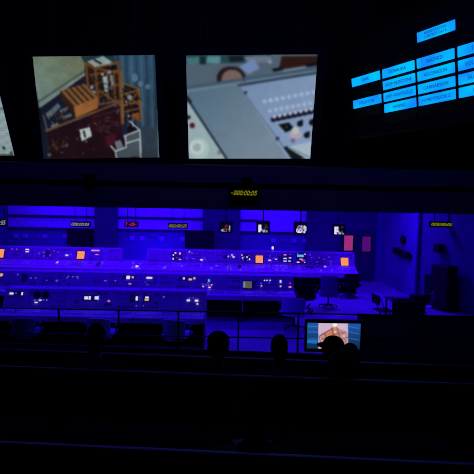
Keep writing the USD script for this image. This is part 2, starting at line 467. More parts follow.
W, FNT, PK, RD, CY, YL, OR, DK = 'lamp_white', 'lamp_faint', 'lamp_pink', 'lamp_red', 'lamp_cyan', 'lamp_yellow', 'orange_glow', 'button_black'
# big orange squares
for px, py, w, h in ((1.2, 253.5, 5, 6.6), (81, 255.2, 6.8, 6.8), (259.3, 259.4, 7.2, 7.3), (344.5, 261.8, 7.2, 7.2)):
    lamp(0, px, py, w + 1.4, h + 1.0, DK, 'light_frame', .016, kind='panel')
    lamp(0, px, py, w, h, OR, 'orange_light', .030, kind='panel')
L1 = '''12.5 249.2 1.4 1.2 F;17 249.3 1.4 1.2 F;27.5 249.6 4 1 W;27.5 251.8 4 1 W;39.5 253.5 1.6 1.2 F;44 252.5 1.4 1.2 F;44 256 1.5 1.2 F;50.5 255.5 1.5 1.2 F;49.5 249.6 1.2 1 F;54.2 251 1.3 1 F
58 252.4 1.3 1 F;67 255.4 3 1.2 W;71 254.6 1.2 1.2 F;95.5 250.6 8 1 P;97 254.6 4 .9 P;57.3 262.8 2.4 1.2 P;102.4 263 1.6 1.4 F;133.2 263.2 1.6 1.5 F;132.6 267.5 1.4 2 F;137 266.6 3 1.6 W;140.5 264.4 1.2 1.3 F;139 269.5 1.3 1.2 F
175.5 253 2 1.6 W;173.5 255.2 1.5 1.5 W;173.3 259 1.5 2.2 W;180 253.6 2.4 2.6 P;177 257.6 1.2 1.2 F;180 259.6 3 1.2 P;189.5 251.8 1.3 1.6 Y;192 253.2 2 1.5 F;193.5 258.6 3 1 F;187 258 1.4 1.4 F;201.5 259.9 3.4 1.5 W;204.6 258 1.2 1.2 F;205.5 259.6 1.2 1.2 F
165 267.6 2.4 2 F;162.6 268.5 1.2 1 F;182 266.6 2 1 F;228.4 256.6 1.4 1.3 W;232 255 1.8 1.4 W;233.6 257 3 1.4 W;242 255.2 1.4 1.4 W;242.6 258 1.6 1.6 W;244.2 257 1.4 1.2 F;247 257.2 2.2 1.4 W;249 255.6 1.3 1.3 F;249.5 259.4 1.4 2 W;243 260 1.6 1.2 F;247.5 260.3 1.6 1.1 F
211.5 268.6 3 1 F;217 266 3 .9 F;230 266 1.4 1.2 F;229 268.5 1.5 1 F;227.4 267.6 1.6 1 F;231 269 1.6 1 F;240.5 269.6 1.8 .9 F;270 256 1.4 1 F;270.5 260.4 3.4 1.1 W;274 258.6 1.6 1.2 F;276 259.4 2.6 1 W
285 255 3.4 1 P;285 258.6 4 1.3 W;285 261.3 4 1.2 W;290.6 254.6 2 1.1 F;290 258 3 1 W;289.4 261.2 3.2 1 W;300.3 256 6.5 2.2 C;297.6 253.6 2 1.2 F;305 254.4 1.6 1.2 W;301 259.4 4.4 1.2 P;303 260.6 4 1.6 R;298 262.4 3.2 1.3 W;304.6 262.6 1.6 1.1 W
263.5 266.2 1.4 .9 F;277 266 2.4 .9 F;281 266 2.2 .9 F;277 270 1.2 .9 F;283 270.6 1.2 .8 F;310 255 1.2 1 F;311.6 258 1.2 1 F;319 257.6 1.2 1 F;324 259.6 1.4 1.1 F;329 257.2 1.3 1.1 F;330.5 261.6 1.6 1.2 F;317 262 1.2 1.1 F;331 264.2 1.4 1 F;325 267 2.6 1 P;321 270.8 1.5 1 F;332 270.8 1.4 1 F'''
L2 = '''1.5 275 3 2.6 Y;18 274.6 1.3 1.2 F;31 278 1.6 1.2 F;36 278 1.6 1.2 F;47 280.6 1.3 1 F;57 280.8 2.2 1.4 F;67.5 278.2 1.3 1.2 F;68.6 276.6 1.6 1.2 F;73 276.9 1.6 1.2 F;77.5 276.9 3 1.1 F;78 278.7 1.3 1 F;105.5 280.8 3 1.1 F;115.5 280.8 2 1.2 F
149.4 278 5.6 1.6 W;145.5 282.5 1.4 1.2 F;147.5 284.6 1.6 1.2 F;130 284 3 1 P;184 278.6 2.4 2 W;202.6 284 1.8 1.2 F;203.2 286.6 1.4 1.4 W;206 285 2 1.2 F;209 280.8 2 3 C;207.8 283.4 1.4 1.4 F;209.6 287.6 2.6 1.3 W;211.6 285 1.6 1.5 P;208.5 285.6 1.5 1.2 R
264.5 280.6 1.5 1.2 W;267 280.6 1.4 1.2 W;270 280.6 1.5 1.2 W;261 283.6 1.3 1.3 F;261.4 286 1.4 1.2 W;269.5 283 1.2 1 F;280.5 281.6 1.8 3 W;280.5 286.4 1.6 1.2 W;290 287.2 3 1.5 P;290.2 283.4 1.2 1.4 R'''
L3 = '''12 293.6 4 1.7 W;16.5 293.4 1.3 1.2 F;22.5 293.8 1.6 2.8 W;35 300.2 2 1 F;36.4 302.6 3 1 W;40.6 300.4 3 1.1 W;44 300.2 1.4 1.3 F;47 300.2 1.4 1.6 F;109 301.2 2.6 1 P;136.5 306 1.4 1.2 F;143.6 306 1.4 1.2 F;164 297 2.6 1.2 F
188.5 300.5 3.8 2 W;190 298 1.3 1.2 F;193.2 298 1.3 1.2 F;196.6 300.8 4 2.2 W;197.5 304 1.8 1.8 W'''
code = {'W': W, 'F': FNT, 'P': PK, 'R': RD, 'C': CY, 'Y': YL}
for ri, txt in enumerate((L1, L2, L3)):
    for it in txt.replace('\n', ';').split(';'):
        a = it.split()
        lamp(ri, *map(float, a[:4]), code[a[4]])
# dark windows on the panels
for ri, px, py, w, h in ((0, 47.5, 253.5, 4, 6), (0, 177, 256.2, 11, 9.5), (0, 225, 257, 4, 4), (0, 280, 258.5, 3, 5), (0, 245.5, 257.6, 9, 7.5), (0, 287, 258.2, 12, 9.5), (0, 301, 258.2, 11, 11),
                         (0, 308.5, 267, 4.5, 2), (0, 313.5, 267.6, 3, 2.2), (0, 239.6, 267, 3, 3.6), (0, 98, 264.5, 4, 3),
                         (1, 24.5, 278, 5, 7), (1, 191.5, 279, 13, 4.6), (1, 129, 277.3, 14, 4), (1, 246.5, 284.8, 12, 8.6),
                         (2, 18, 293.4, 12, 3.6), (2, 90, 298, 14, 5.4), (2, 108, 304.6, 7, 2.4), (2, 138.3, 298.6, 8.4, 7), (2, 147.2, 298.6, 7.2, 6.6)):
    lamp(ri, px, py, w, h, 'console_dark', 'dark_window', .013)
lamp(1, 247.3, 284.8, 8.4, 6.6, 'screen_grey', 'data_screen', .022)
lamp(1, 243.2, 284.8, 1.6, 6.0, 'screen_green', 'data_column', .026)
lamp(1, 128.3, 277.6, 3.6, 3.0, W, 'round_lamp', .03); lamp(1, 133, 277.4, 1.8, 1.8, YL, 'round_lamp', .03)
lamp(1, 191.4, 279.6, 3.2, 1.8, YL, 'round_lamp', .03); lamp(1, 194.4, 278.4, 1.8, 1.8, YL, 'round_lamp', .03)
for px, w, h in ((86.4, 3.4, 2.6), (90.0, 1.8, 3.2), (97, 3.6, 2.8)):
    lamp(2, px, 298, w, h, W, 'small_screen', .03)
lamp(2, 137.0, 298.6, 2.0, 3.8, W, 'small_screen', .03); lamp(2, 147.2, 297.6, 3.6, 1.5, W, 'small_screen', .03); lamp(2, 146.9, 299.9, 3.8, 1.8, YL, 'small_screen', .03)
# two round dark screens
for px in (38, 46.4):
    row = ROWS[2]; P, _ = row.hit(px, 295)
    c = find(2, P[0]); o, v, n, L = frame(row, 'panel')
    P = P - np.array([c[1], row.Y, 0])
    obj('round_screen', trimesh.creation.cylinder(radius=.085, segment=[P + n * .005, P + n * .03], sections=24), 'button_black', c[3])
    obj('screen_ring', trimesh.creation.annulus(r_min=.082, r_max=.10, segment=[P + n * .005, P + n * .036], sections=24), 'button_grey', c[3])
# a lit beacon on top of the back row
P = atY(272.7, 249.5, 16.5)
t = thing('beacon_lamp', 'small bright white lamp standing on top of the back row consoles', 'lamp', (P[0], 16.5, 1.376))
obj('base', trimesh.creation.cylinder(radius=.045, segment=[(0, 0, 0), (0, 0, .04)], sections=16), 'black_metal', t)
obj('stem', tube((0, 0, .04), (0, 0, .07), .015), 'black_metal', t)
obj('bulb', trimesh.creation.icosphere(2, .045).apply_transform(np.diag([1, 1, 1.5, 1])).apply_translation((0, 0, .125)), 'lamp_white', t, smooth=True)

# ------------------------------------------------------------------ clocks
def clock(px, py, Y, w, text, mat, label, rz=0, hang=None, h=.10, tcol=None):
    P = atY(px, py, Y)
    t = thing('countdown_clock', label, 'clock', P, rz)
    tm = meshkit.text_mesh(text, 1.0, .02)
    b = tm.bounds
    s = np.array([(w - .08) / (b[1][0] - b[0][0]), h / (b[1][1] - b[0][1])])
    v = tm.vertices
    xx = (v[:, 0] - (b[0][0] + b[1][0]) / 2) * s[0]; zz = (v[:, 1] - (b[0][1] + b[1][1]) / 2) * s[1]
    tm.vertices = np.stack([xx + zz * .25, -.068 - v[:, 2] * .3, zz], 1)
    if np.linalg.det([[1, 0, 0], [0, 0, 1], [0, -1, 0]]) < 0:
        tm.invert()
    obj('housing', rbox((0, 0, 0), (w, .12, h + .09), .012), 'black_plastic', t)
    obj('window', rbox((0, -.061, 0), (w - .03, .006, h + .05), .002), 'button_black', t)
    obj('digits', tm, mat, t)
    if hang:
        hang = 4.0 - P[2] - (h + .09) / 2
        for s_ in (-1, 1):
            obj('hanger', box((s_ * w * .3, 0, (h + .09) / 2 + hang / 2), (.02, .02, hang)), 'black_metal', t)
    return t
clock(244, 193, 8.395, .55, '-000:00:05', 'clock_green', 'yellow-green countdown clock on the beam above the stage, below the screens', h=.085)
clock(81, 224.2, 16.4, .72, '000:00:05', 'clock_white', 'dim greyish countdown clock above the black cabinet at left', hang=True, h=.11)
clock(178, 225.8, 16.4, .72, '000:00:05', 'clock_green', 'yellow countdown clock in the middle of the lit back wall', hang=True, h=.12)
clock(131.5, 224.2, 16.4, .50, 'T-05-', 'clock_red', 'red lettered clock left of the middle of the back wall', hang=True, h=.12)
clock(0.5, 222.5, 16.4, .5, '-00:05', 'clock_white', 'pale clock cut by the left edge of the picture', hang=True, h=.16)
q = on_wall(441, 224.3, *W2)
d = q - EYE; q = EYE + d * .98
t = clock(441, 224.3, q[1], .72, '000:00:05', 'clock_green', 'yellow countdown clock high on the right side wall', hang=True, h=.095)

# ------------------------------------------------------------------ small projectors on the beam
for px, py, lab in ((90.5, 177.5, 'small black projector on the beam under the left screen'), (247, 180, 'small black projector on the beam above the middle clock')):
    P = atY(px, py, 8.34)
    t = thing('projector', lab, 'projector', P)
    obj('body', rbox((0, 0, 0), (.19, .20, .11), .02), 'black_plastic', t)
    obj('lens', trimesh.creation.cylinder(radius=.03, segment=[(.04, -.13, 0), (.04, -.09, 0)], sections=16), 'black_metal', t)
    obj('bracket', box((0, .09, .04), (.05, .12, .04)), 'black_metal', t)

# ------------------------------------------------------------------ painter for the pictures on the screens
class Painter:
    def __init__(s, px, py, base):
        s.px, s.py = px, py
        s.c = np.zeros(px.shape + (3,)); s.c[:] = base
    def mask(s, poly):
        x, y = s.px, s.py
        ins = np.zeros(x.shape, bool)
        n = len(poly)
        for i in range(n):
            (x0, y0), (x1, y1) = poly[i], poly[(i + 1) % n]
            if y0 == y1:
                continue
            c = ((y0 > y) != (y1 > y)) & (x < (x1 - x0) * (y - y0) / (y1 - y0) + x0)
            ins ^= c
        return ins
    def poly(s, pts, col):
        s.c[s.mask(pts)] = col
    def line(s, a, b, w, col):
        a, b = np.array(a, float), np.array(b, float)
        d = b - a; L2 = d @ d
        t = np.clip(((s.px - a[0]) * d[0] + (s.py - a[1]) * d[1]) / L2, 0, 1)
        D = np.hypot(s.px - a[0] - t * d[0], s.py - a[1] - t * d[1])
        s.c[D < w / 2] = col
    def disc(s, x, y, rx, col, ry=None):
        s.c[((s.px - x) / rx) ** 2 + ((s.py - y) / (ry or rx)) ** 2 < 1] = col
    def grad(s, pts, a, b, ca, cb):
        m = s.mask(pts); a, b = np.array(a, float), np.array(b, float); d = b - a
        t = np.clip(((s.px - a[0]) * d[0] + (s.py - a[1]) * d[1]) / (d @ d), 0, 1)[..., None]
        s.c[m] = (np.array(ca) * (1 - t) + np.array(cb) * t)[m]

def picture(quad, nu, nv, paint, base, tx, blur=.8, grain=.05, dim=1.0):
    """colour grid over a flat quad (TL, TR, BR, BL); paint draws in the coordinates tx(px,py)"""
    u, v = np.meshgrid(np.linspace(0, 1, nu), np.linspace(0, 1, nv))
    q = np.asarray(quad)
    P = ((1 - u)[..., None] * (1 - v)[..., None] * q[0] + u[..., None] * (1 - v)[..., None] * q[1] + u[..., None] * v[..., None] * q[2] + (1 - u)[..., None] * v[..., None] * q[3])
    d = P - EYE; w = d @ FW
    px, py = tx(237 + F_ * (d @ RT) / w, 237 - F_ * (d @ UP) / w)
    pt = Painter(px, py, base)
    paint(pt)
    c = gaussian_filter(pt.c, (blur, blur, 0))
    nz = meshkit.fbm(np.stack([px * .05, py * .05, 0 * px], -1), 4, 7) - .5
    if dim < .95:
        c = c * .84 + .16 * c.mean(-1, keepdims=True)
    c = c * (dim * (1 + grain * nz))[..., None]
    c = np.clip(c + rng.normal(0, 1.2, c.shape[:2])[..., None], 0, 255)
    i = np.arange(nu * nv).reshape(nv, nu)
    f = np.stack([i[:-1, :-1], i[1:, :-1], i[1:, 1:], i[:-1, 1:]], -1).reshape(-1, 4)
    return (P.reshape(-1, 3), f), lin(c).reshape(-1, 3)

def paint_tower(p):
    D = (16, 14, 26)
    p.grad([(85, 40), (270, 40), (235, 90), (110, 190)], (120, 150), (260, 50), (112, 140, 128), (112, 118, 84))
    p.poly([(225, 44), (330, 44), (330, 62), (240, 74)], (22, 58, 72))
    p.line((108, 172), (240, 84), 4, (58, 80, 84)); p.poly([(112, 182), (240, 88), (238, 98), (116, 190)], (128, 148, 140))
    p.line((116, 190), (250, 92), 5, (60, 44, 40))
    p.poly([(114, 188), (240, 98), (330, 80), (345, 330), (120, 335)], (20, 26, 48))
    p.grad([(318, 40), (440, 40), (446, 330), (392, 330), (380, 235), (336, 120)], (390, 60), (400, 320), (42, 82, 114), (46, 58, 72))
    for x, c in ((328, (26, 54, 82)), (340, (56, 94, 124)), (352, (30, 62, 92)), (366, (60, 98, 128)), (380, (32, 64, 92)), (394, (56, 92, 124)), (408, (28, 60, 88)), (421, (50, 88, 118)), (432, (24, 52, 80))):
        p.line((x, 42), (x + 5, 150 if x < 345 else 240), 6, c)
    p.disc(376, 105, 9, (84, 122, 150), 12); p.disc(392, 122, 8, (80, 118, 146)); p.disc(412, 130, 7, (76, 112, 144))
    p.poly([(134, 258), (336, 180), (348, 330), (142, 332)], (34, 14, 24))
    p.poly([(250, 190), (350, 180), (352, 250), (300, 290), (250, 240)], (42, 14, 26))
    # upper tower box
    p.poly([(236, 64), (300, 80), (335, 92), (335, 160), (252, 168), (238, 120)], (38, 24, 20))
    p.poly([(236, 62), (262, 50), (268, 72), (250, 80)], (74, 46, 26))
    for a, b, w in (((238, 64), (262, 76), 6), ((262, 78), (334, 62), 8), ((262, 78), (334, 92), 6), ((252, 98), (330, 84), 5), ((266, 78), (275, 180), 7), ((300, 84), (302, 165), 5), ((332, 70), (342, 236), 8), ((240, 66), (246, 128), 6), ((318, 88), (322, 165), 5), ((272, 150), (340, 120), 5), ((275, 180), (340, 168), 6), ((276, 140), (335, 182), 5), ((255, 130), (300, 110), 4)):
        p.line(a, b, w, (112, 68, 34))
    p.poly([(244, 60), (288, 45), (316, 64), (266, 76)], (150, 172, 166)); p.line((264, 56), (282, 66), 5, (20, 22, 26))
    p.poly([(286, 104), (298, 100), (304, 142), (294, 146)], (150, 172, 184)); p.poly([(306, 98), (314, 96), (318, 126), (310, 128)], (120, 132, 136))
    p.disc(286, 96, 4, (190, 160, 130)); p.disc(305, 90, 5, (140, 140, 150)); p.disc(256, 132, 5, (150, 150, 160)); p.disc(262, 146, 6, (130, 130, 144)); p.disc(252, 150, 4, (110, 112, 124))
    # left grey pieces
    for q in ([(128, 206), (162, 176), (170, 186), (136, 222)], [(142, 238), (162, 230), (164, 238), (144, 247)], [(172, 214), (198, 204), (202, 212), (176, 222)], [(166, 196), (190, 186), (192, 192), (170, 203)]):
        p.poly(q, (92, 106, 116))
    p.line((122, 210), (132, 252), 4, (90, 80, 96)); p.line((160, 222), (204, 176), 4, (98, 64, 40))
    # orange box with slats
    p.poly([(168, 142), (236, 122), (275, 160), (208, 188)], (58, 34, 24))
    for k in range(5):
        a = .03 + k * .21; b = a + .13
        top = lambda t: (168 + (236 - 168) * t, 142 + (122 - 142) * t)
        bot = lambda t: (207 + (274 - 207) * t, 187 + (160 - 187) * t)
        p.poly([top(a), top(min(b, 1)), bot(min(b, 1)), bot(a)], (138, 88, 46))
    p.poly([(168, 142), (207, 187), (212, 217), (172, 166)], (52, 30, 24))
    p.grad([(206, 187), (273, 160), (274, 190), (212, 217)], (212, 210), (270, 165), (176, 102, 44), (166, 98, 42))
    p.line((130, 253), (270, 199), 6, (122, 76, 40)); p.line((270, 199), (338, 172), 6, (104, 64, 36))
    # right lower tower
    p.poly([(346, 122), (388, 140), (392, 226), (350, 190)], (28, 20, 26))
    for a, b, w in (((346, 122), (390, 138), 5), ((388, 138), (394, 226), 6), ((350, 150), (388, 140), 5), ((348, 182), (388, 172), 6), ((352, 152), (388, 182), 4), ((386, 146), (352, 182), 4), ((350, 200), (390, 190), 4)):
        p.line(a, b, w, (132, 84, 38))
    p.poly([(368, 206), (388, 202), (390, 226), (370, 224)], (150, 80, 34)); p.disc(362, 160, 7, (130, 142, 152)); p.disc(352, 172, 4, (120, 120, 140)); p.disc(360, 212, 3, (190, 150, 110))
    p.line((338, 90), (344, 232), 7, (128, 90, 42))
    for a, b in (((260, 215), (330, 196)), ((262, 232), (310, 262)), ((290, 222), (346, 235)), ((270, 250), (330, 232))):
        p.line(a, b, 3, (70, 34, 34))
    q = random.Random(9)
    for k in range(150):
        x, y = q.choice([(290, 120), (300, 150), (255, 140), (366, 160), (372, 200), (230, 290), (300, 240), (170, 290), (160, 215), (330, 200)])
        x += q.gauss(0, 20); y += q.gauss(0, 18)
        a = q.uniform(0, 6.3); L = q.uniform(3, 11)
        if 206 < x < 276 and 120 < y < 222 or x > 395:
            continue
        p.line((x, y), (x + L * math.cos(a), y + L * math.sin(a)), q.uniform(1.5, 3.5), q.choice([(86, 52, 28), (20, 16, 24), (24, 18, 22), (56, 40, 36), (90, 92, 104), (104, 64, 34), (16, 16, 30), (60, 62, 74)]))
    # sign, red, stairs
    p.poly([(222, 250), (246, 244), (250, 241), (257, 268), (228, 282)], (188, 204, 206)); p.line((234, 254), (238, 270), 5, (26, 26, 32))
    p.poly([(294, 268), (322, 262), (326, 290), (300, 296)], (76, 16, 34))
    p.poly([(350, 266), (390, 250), (394, 326), (324, 328), (324, 310), (352, 296)], (70, 84, 98))
    p.poly([(320, 284), (336, 278), (346, 300), (326, 306)], (104, 118, 134)); p.poly([(338, 240), (352, 230), (358, 262), (344, 276)], (24, 30, 56))
    for a, b in (((347, 268), (390, 251)), ((322, 310), (352, 299)), ((352, 288), (391, 276)), ((322, 310), (325, 328)), ((349, 266), (352, 298)), ((362, 226), (390, 252)), ((390, 251), (393, 327)), ((310, 296), (324, 312))):
        p.line(a, b, 4.5, (172, 182, 188))
    for x, y, c in ((150, 292, (84, 46, 24)), (160, 300, (66, 36, 24)), (176, 296, (60, 44, 44)), (138, 320, (90, 84, 80)), (186, 294, (70, 64, 70))):
        p.disc(x, y, 5, c)
    p.line((146, 276), (160, 306), 5, (72, 42, 24)); p.line((438, 60), (443, 326), 4, (92, 122, 134))

def paint_panel(p):
    p.grad([(30, 40), (450, 40), (450, 360), (30, 360)], (80, 120), (420, 320), (94, 124, 150), (120, 152, 192))
    p.poly([(40, 40), (450, 40), (450, 84), (46, 145)], (84, 104, 124))
    p.poly([(40, 40), (300, 40), (290, 66), (46, 72)], (34, 74, 86)); p.poly([(110, 48), (150, 48), (150, 68), (108, 70)], (82, 150, 158)); p.poly([(48, 52), (86, 50), (86, 70), (52, 74)], (64, 124, 130)); p.poly([(88, 50), (106, 50), (106, 72), (90, 72)], (18, 44, 54))
    p.poly([(172, 48), (216, 46), (218, 62), (178, 66)], (22, 28, 42)); p.poly([(220, 50), (262, 46), (300, 48), (290, 66), (230, 70)], (108, 128, 150))
    p.poly([(205, 78), (248, 56), (266, 84), (230, 102)], (112, 144, 200))
    p.poly([(330, 48), (450, 46), (450, 70), (322, 88)], (50, 25, 22)); p.poly([(300, 86), (330, 80), (336, 88), (308, 94)], (16, 16, 26)); p.poly([(400, 72), (436, 66), (436, 76), (404, 80)], (14, 14, 24)); p.disc(296, 64, 6, (140, 160, 178)); p.line((336, 92), (400, 80), 3, (150, 165, 185))
    p.disc(181, 114, 43, (40, 26, 32), 36); p.disc(184, 116, 31, (128, 104, 98), 28)
    p.grad([(30, 143), (206, 124), (440, 90), (350, 352), (30, 360)], (70, 150), (260, 330), (84, 118, 144), (124, 148, 172))
    p.line((46, 142), (450, 82), 9, (64, 92, 118)); p.poly([(46, 148), (450, 88), (450, 94), (46, 156)], (104, 136, 160))
    p.grad([(205, 140), (450, 96), (450, 350), (348, 350)], (230, 150), (420, 300), (122, 154, 196), (140, 168, 214))
    p.line((203, 134), (450, 95), 7, (44, 62, 86)); p.line((205, 138), (344, 328), 4, (96, 122, 152))
    for k in range(9):
        p.disc(280 + 18.2 * k, 182 - 3.4 * k, 6.2, (172, 194, 232)); p.disc(296 + 17 * k, 210 - 3.3 * k, 6.2, (168, 190, 228))
    for k in range(9):
        p.disc(306 + 15.6 * k, 235 - 3.2 * k, 8, (18, 18, 40)); p.disc(309 + 15.6 * k, 228 - 3.2 * k, 5.4, (196, 200, 224))
    p.line((304, 238), (430, 212), 8, (20, 20, 42))
    p.poly([(321, 250), (352, 244), (368, 262), (342, 274)], (14, 14, 22)); p.disc(345, 258, 3, (96, 84, 56))
    for x, y in ((385, 248), (405, 282), (420, 244)):
        p.disc(x, y, 9, (14, 20, 34)); p.disc(x + 5, y - 8, 4, (14, 20, 34))
    p.disc(372, 280, 18, (196, 170, 190), 12); p.disc(371, 268, 11, (196, 206, 204)); p.disc(364, 298, 7, (120, 110, 136))
    p.disc(224, 156, 5, (40, 56, 84)); p.disc(318, 292, 6, (54, 62, 84))
    p.poly([(336, 318), (346, 314), (420, 350), (360, 352)], (18, 26, 34)); p.poly([(346, 318), (420, 300), (418, 350), (400, 350)], (176, 200, 214)); p.line((350, 318), (412, 346), 4, (110, 140, 150))
    p.poly([(30, 168), (54, 172), (168, 352), (30, 356)], (158, 188, 194)); p.line((50, 172), (168, 352), 6, (30, 42, 62)); p.line((48, 168), (60, 184), 10, (20, 28, 44))
    p.disc(66, 253, 8, (92, 16, 40)); p.disc(55, 229, 6, (20, 24, 38)); p.disc(86, 322, 31, (176, 206, 208)); p.disc(80, 318, 22, (206, 222, 218)); p.disc(80, 318, 12, (160, 186, 190)); p.disc(146, 333, 6, (130, 130, 120))

def paint_page(p):
    for k, y in enumerate(np.arange(58, 152, 2.6)):
        p.line((-140, y - 2), (14, y), 1.0, (104, 124, 132))
    p.poly([(-140, 106), (16, 108), (16, 110), (-140, 108)], (84, 98, 140))
    p.disc(4, 148, 1.6, (30, 36, 40)); p.poly([(-140, 153), (9, 154), (12, 150), (15, 158), (-140, 158)], (60, 70, 74))

def screen(corners, Y0, n, off, label, paint, base, tx, res):
    """a projection screen: the four picture corners on one tilted plane"""
    c = [np.array(q) for q in corners]
    C = atY(*np.mean(c, 0), Y0)
    quad = np.array([EYE + ray(*q) * ((C - EYE) @ n / (ray(*q) @ n)) for q in c])
    if quad[0][2] < quad[3][2]:
        raise ValueError
    t = thing('projection_screen', label, 'screen')
    m, cols = picture(quad, res[0], res[1], paint, base, tx, 1.8 if paint is paint_panel else 1.4, .22 if paint is paint_tower else .05, .9 if paint is paint_tower else .9 if paint is paint_panel else .96)
    obj('picture', (m[0] + n * .012, m[1]), 'picture', t, cols=cols)
    cen = quad.mean(0)
    big = cen + (quad - cen) * 1.02
    obj('screen_board', hexa(big, big - n * .05), 'black_plastic', t)
    wide = cen + (quad - cen) * 1.13
    for i in range(4):
        j = (i + 1) % 4
        ring = np.array([big[i], big[j], wide[j], wide[i]])
        obj('frame_side', hexa(ring - n * .06, ring + n * .05), 'theatre_black', t)
    for k in (.2, .8):
        top = wide[0] * (1 - k) + wide[1] * k
        obj('hanger', tube(top - n * .03, np.array([top[0], top[1], 8.6]), .02), 'black_metal', t)
    return quad

def nrm(az, tl):
    az, tl = math.radians(az), math.radians(tl)
    return np.array([math.sin(az) * math.cos(tl), -math.cos(az) * math.cos(tl), math.sin(tl)])
screen([(33, 56.9), (155, 55), (159.3, 157.3), (43.8, 159)], 10.5, nrm(-.57, -7.6), 0, 'hanging screen showing an orange launch tower model with white stairs', paint_tower, (16, 14, 26), lambda x, y: (x * 2.788, (y - 40) * 2.788), (240, 200))
screen([(186, 55.5), (317.5, 54.5), (310, 158.5), (189, 158.5)], 10.5, nrm(3.4, -15), 0, 'hanging screen showing a pale blue panel with rows of toggle switches', paint_panel, (110, 142, 172), lambda x, y: ((x - 170) * 2.9625, (y - 40) * 2.9625), (250, 200))
screen([(-118, 56), (-9, 58), (14.5, 155.5), (-96, 159)], 10.2, nrm(12, -8), 0, 'hanging screen with a white lined page, cut by the left edge', paint_page, (160, 178, 178), lambda x, y: (x, y), (200, 160))

# ------------------------------------------------------------------ backlit status board
C0 = atY(418, 66, 9.0)
nb = nrm(-59, -8.6)
def onb(px, py):
    d = ray(px, py)
    return EYE + d * (((C0 - EYE) @ nb) / (d @ nb))
eu = np.cross([0, 0, 1.0], nb); eu /= np.linalg.norm(eu)
if eu @ (onb(450, 60) - onb(400, 70)) < 0:
    eu = -eu
ev = np.cross(nb, eu); ev = ev if ev[2] > 0 else -ev
def uvb(px, py):
    d = onb(px, py) - C0
    return d @ eu, d @ ev
TB = np.eye(4); TB[:3, 0] = eu; TB[:3, 1] = ev; TB[:3, 2] = nb; TB[:3, 3] = C0
def bslab(u0, u1, v0, v1, d0, d1, bev=.004):
    m = rbox(((u0 + u1) / 2, (v0 + v1) / 2, (d0 + d1) / 2), (u1 - u0, v1 - v0, d1 - d0), bev)
    m.apply_transform(TB)
    return m
cells = []
c3l, c3r = uvb(417.8, 80)[0], uvb(455, 76)[0]
c2l, c2r = uvb(383.4, 90)[0], uvb(415.2, 83)[0]
c1l, c1r = uvb(352.4, 88)[0], uvb(380.4, 85)[0]
c4l = uvb(458.4, 72)[0]; c4r = c4l + (c3r - c3l)
tops = [(uvb(418, 58.9)[1], uvb(418, 68.7)[1]), (uvb(418, 72)[1], uvb(418.4, 81.5)[1]), (uvb(418.4, 84.8)[1], uvb(418.4, 94.4)[1]), (uvb(418.4, 97)[1], uvb(418.8, 106.2)[1])]
ts = (uvb(417.2, 33)[1], uvb(417.4, 42.7)[1])
board = thing('status_board', 'angled black status board with rows of blue backlit name panels', 'status board')
u_lo, u_hi, v_lo, v_hi = c1l - .12, c4r + .12, tops[3][1] - .42, ts[0] + .35
obj('back_board', bslab(u_lo, u_hi, v_lo, v_hi, -.16, -.012), 'theatre_black', board)
obj('edge_frame', [bslab(u_lo - .05, u_hi + .05, v_hi, v_hi + .05, -.16, .04), bslab(u_lo - .05, u_hi + .05, v_lo - .05, v_lo, -.16, .04), bslab(u_lo - .05, u_lo, v_lo, v_hi, -.16, .04), bslab(u_hi, u_hi + .05, v_lo, v_hi, -.16, .04)], 'black_plastic', board)
def sign(u0, u1, v0, v1, lines, lit=True):
    p = obj('name_panel', bslab(u0, u1, v1, v0, -.012, .012), 'sign_glow' if lit else 'black_plastic', board, label=('blue backlit panel reading ' + ' '.join(lines)) if lit and lines else None)
    H = v0 - v1
    for k, tx in enumerate(lines):
        th = H * (.34 if len(lines) == 1 else .25)
        tm = meshkit.text_mesh(tx, th, .004, bold=True)
        b = tm.bounds
        wmax = (u1 - u0) * .86
        sx = min(1.0, wmax / (b[1][0] - b[0][0]))
        tm.vertices = np.stack([(tm.vertices[:, 0] - (b[0][0] + b[1][0]) / 2) * sx + (u0 + u1) / 2, tm.vertices[:, 1] - th / 2 + v1 + H * ((.5,) if len(lines) == 1 else (.70, .30))[k], tm.vertices[:, 2] + .0105], 1)
        tm.apply_transform(TB)
        obj('lettering', tm, 'sign_letter' if lit else 'wall_dark', p)
sign(uvb(417.3, 38)[0], uvb(455, 26)[0], *ts, ['MSFN STATION', 'CONTACT DATA'])
for k, w in enumerate(['MADRID', 'ASCENSION', 'CARNARVON', 'HONEYSUCKLE']):
    sign(c3l, c3r, *tops[k], [w])
for k, w in enumerate(['BERMUDA', 'SHIP REDSTONE', 'SHIP-HUNTSVILLE', 'HAWAII']):
    sign(c2l, c2r, *tops[k], [w])
sign(c1l, c1r, *tops[0], ['CAPE']); sign(c1l, c1r, *tops[2], ['HOUSTON'])
sign(c1l, c1r, *tops[1], [], False); sign(c1l, c1r, *tops[3], [], False)
for k, w in enumerate(['TEXAS', 'GOLDSTONE', 'GUAYMAS', 'GUAM']):
    sign(c4l, c4r, *tops[k], [w])
dv = tops[3][0] - tops[2][0]
sign(c2l, c2r, tops[3][0] + dv, tops[3][1] + dv, [], False); sign(c3l, c3r, tops[3][0] + dv, tops[3][1] + dv, [], False)
for u in (u_lo + .3, u_hi - .3):
    a = C0 + eu * u + ev * v_hi - nb * .08
    obj('hanger', tube(a, np.array([a[0], a[1], 8.6]), .02), 'black_metal', board)

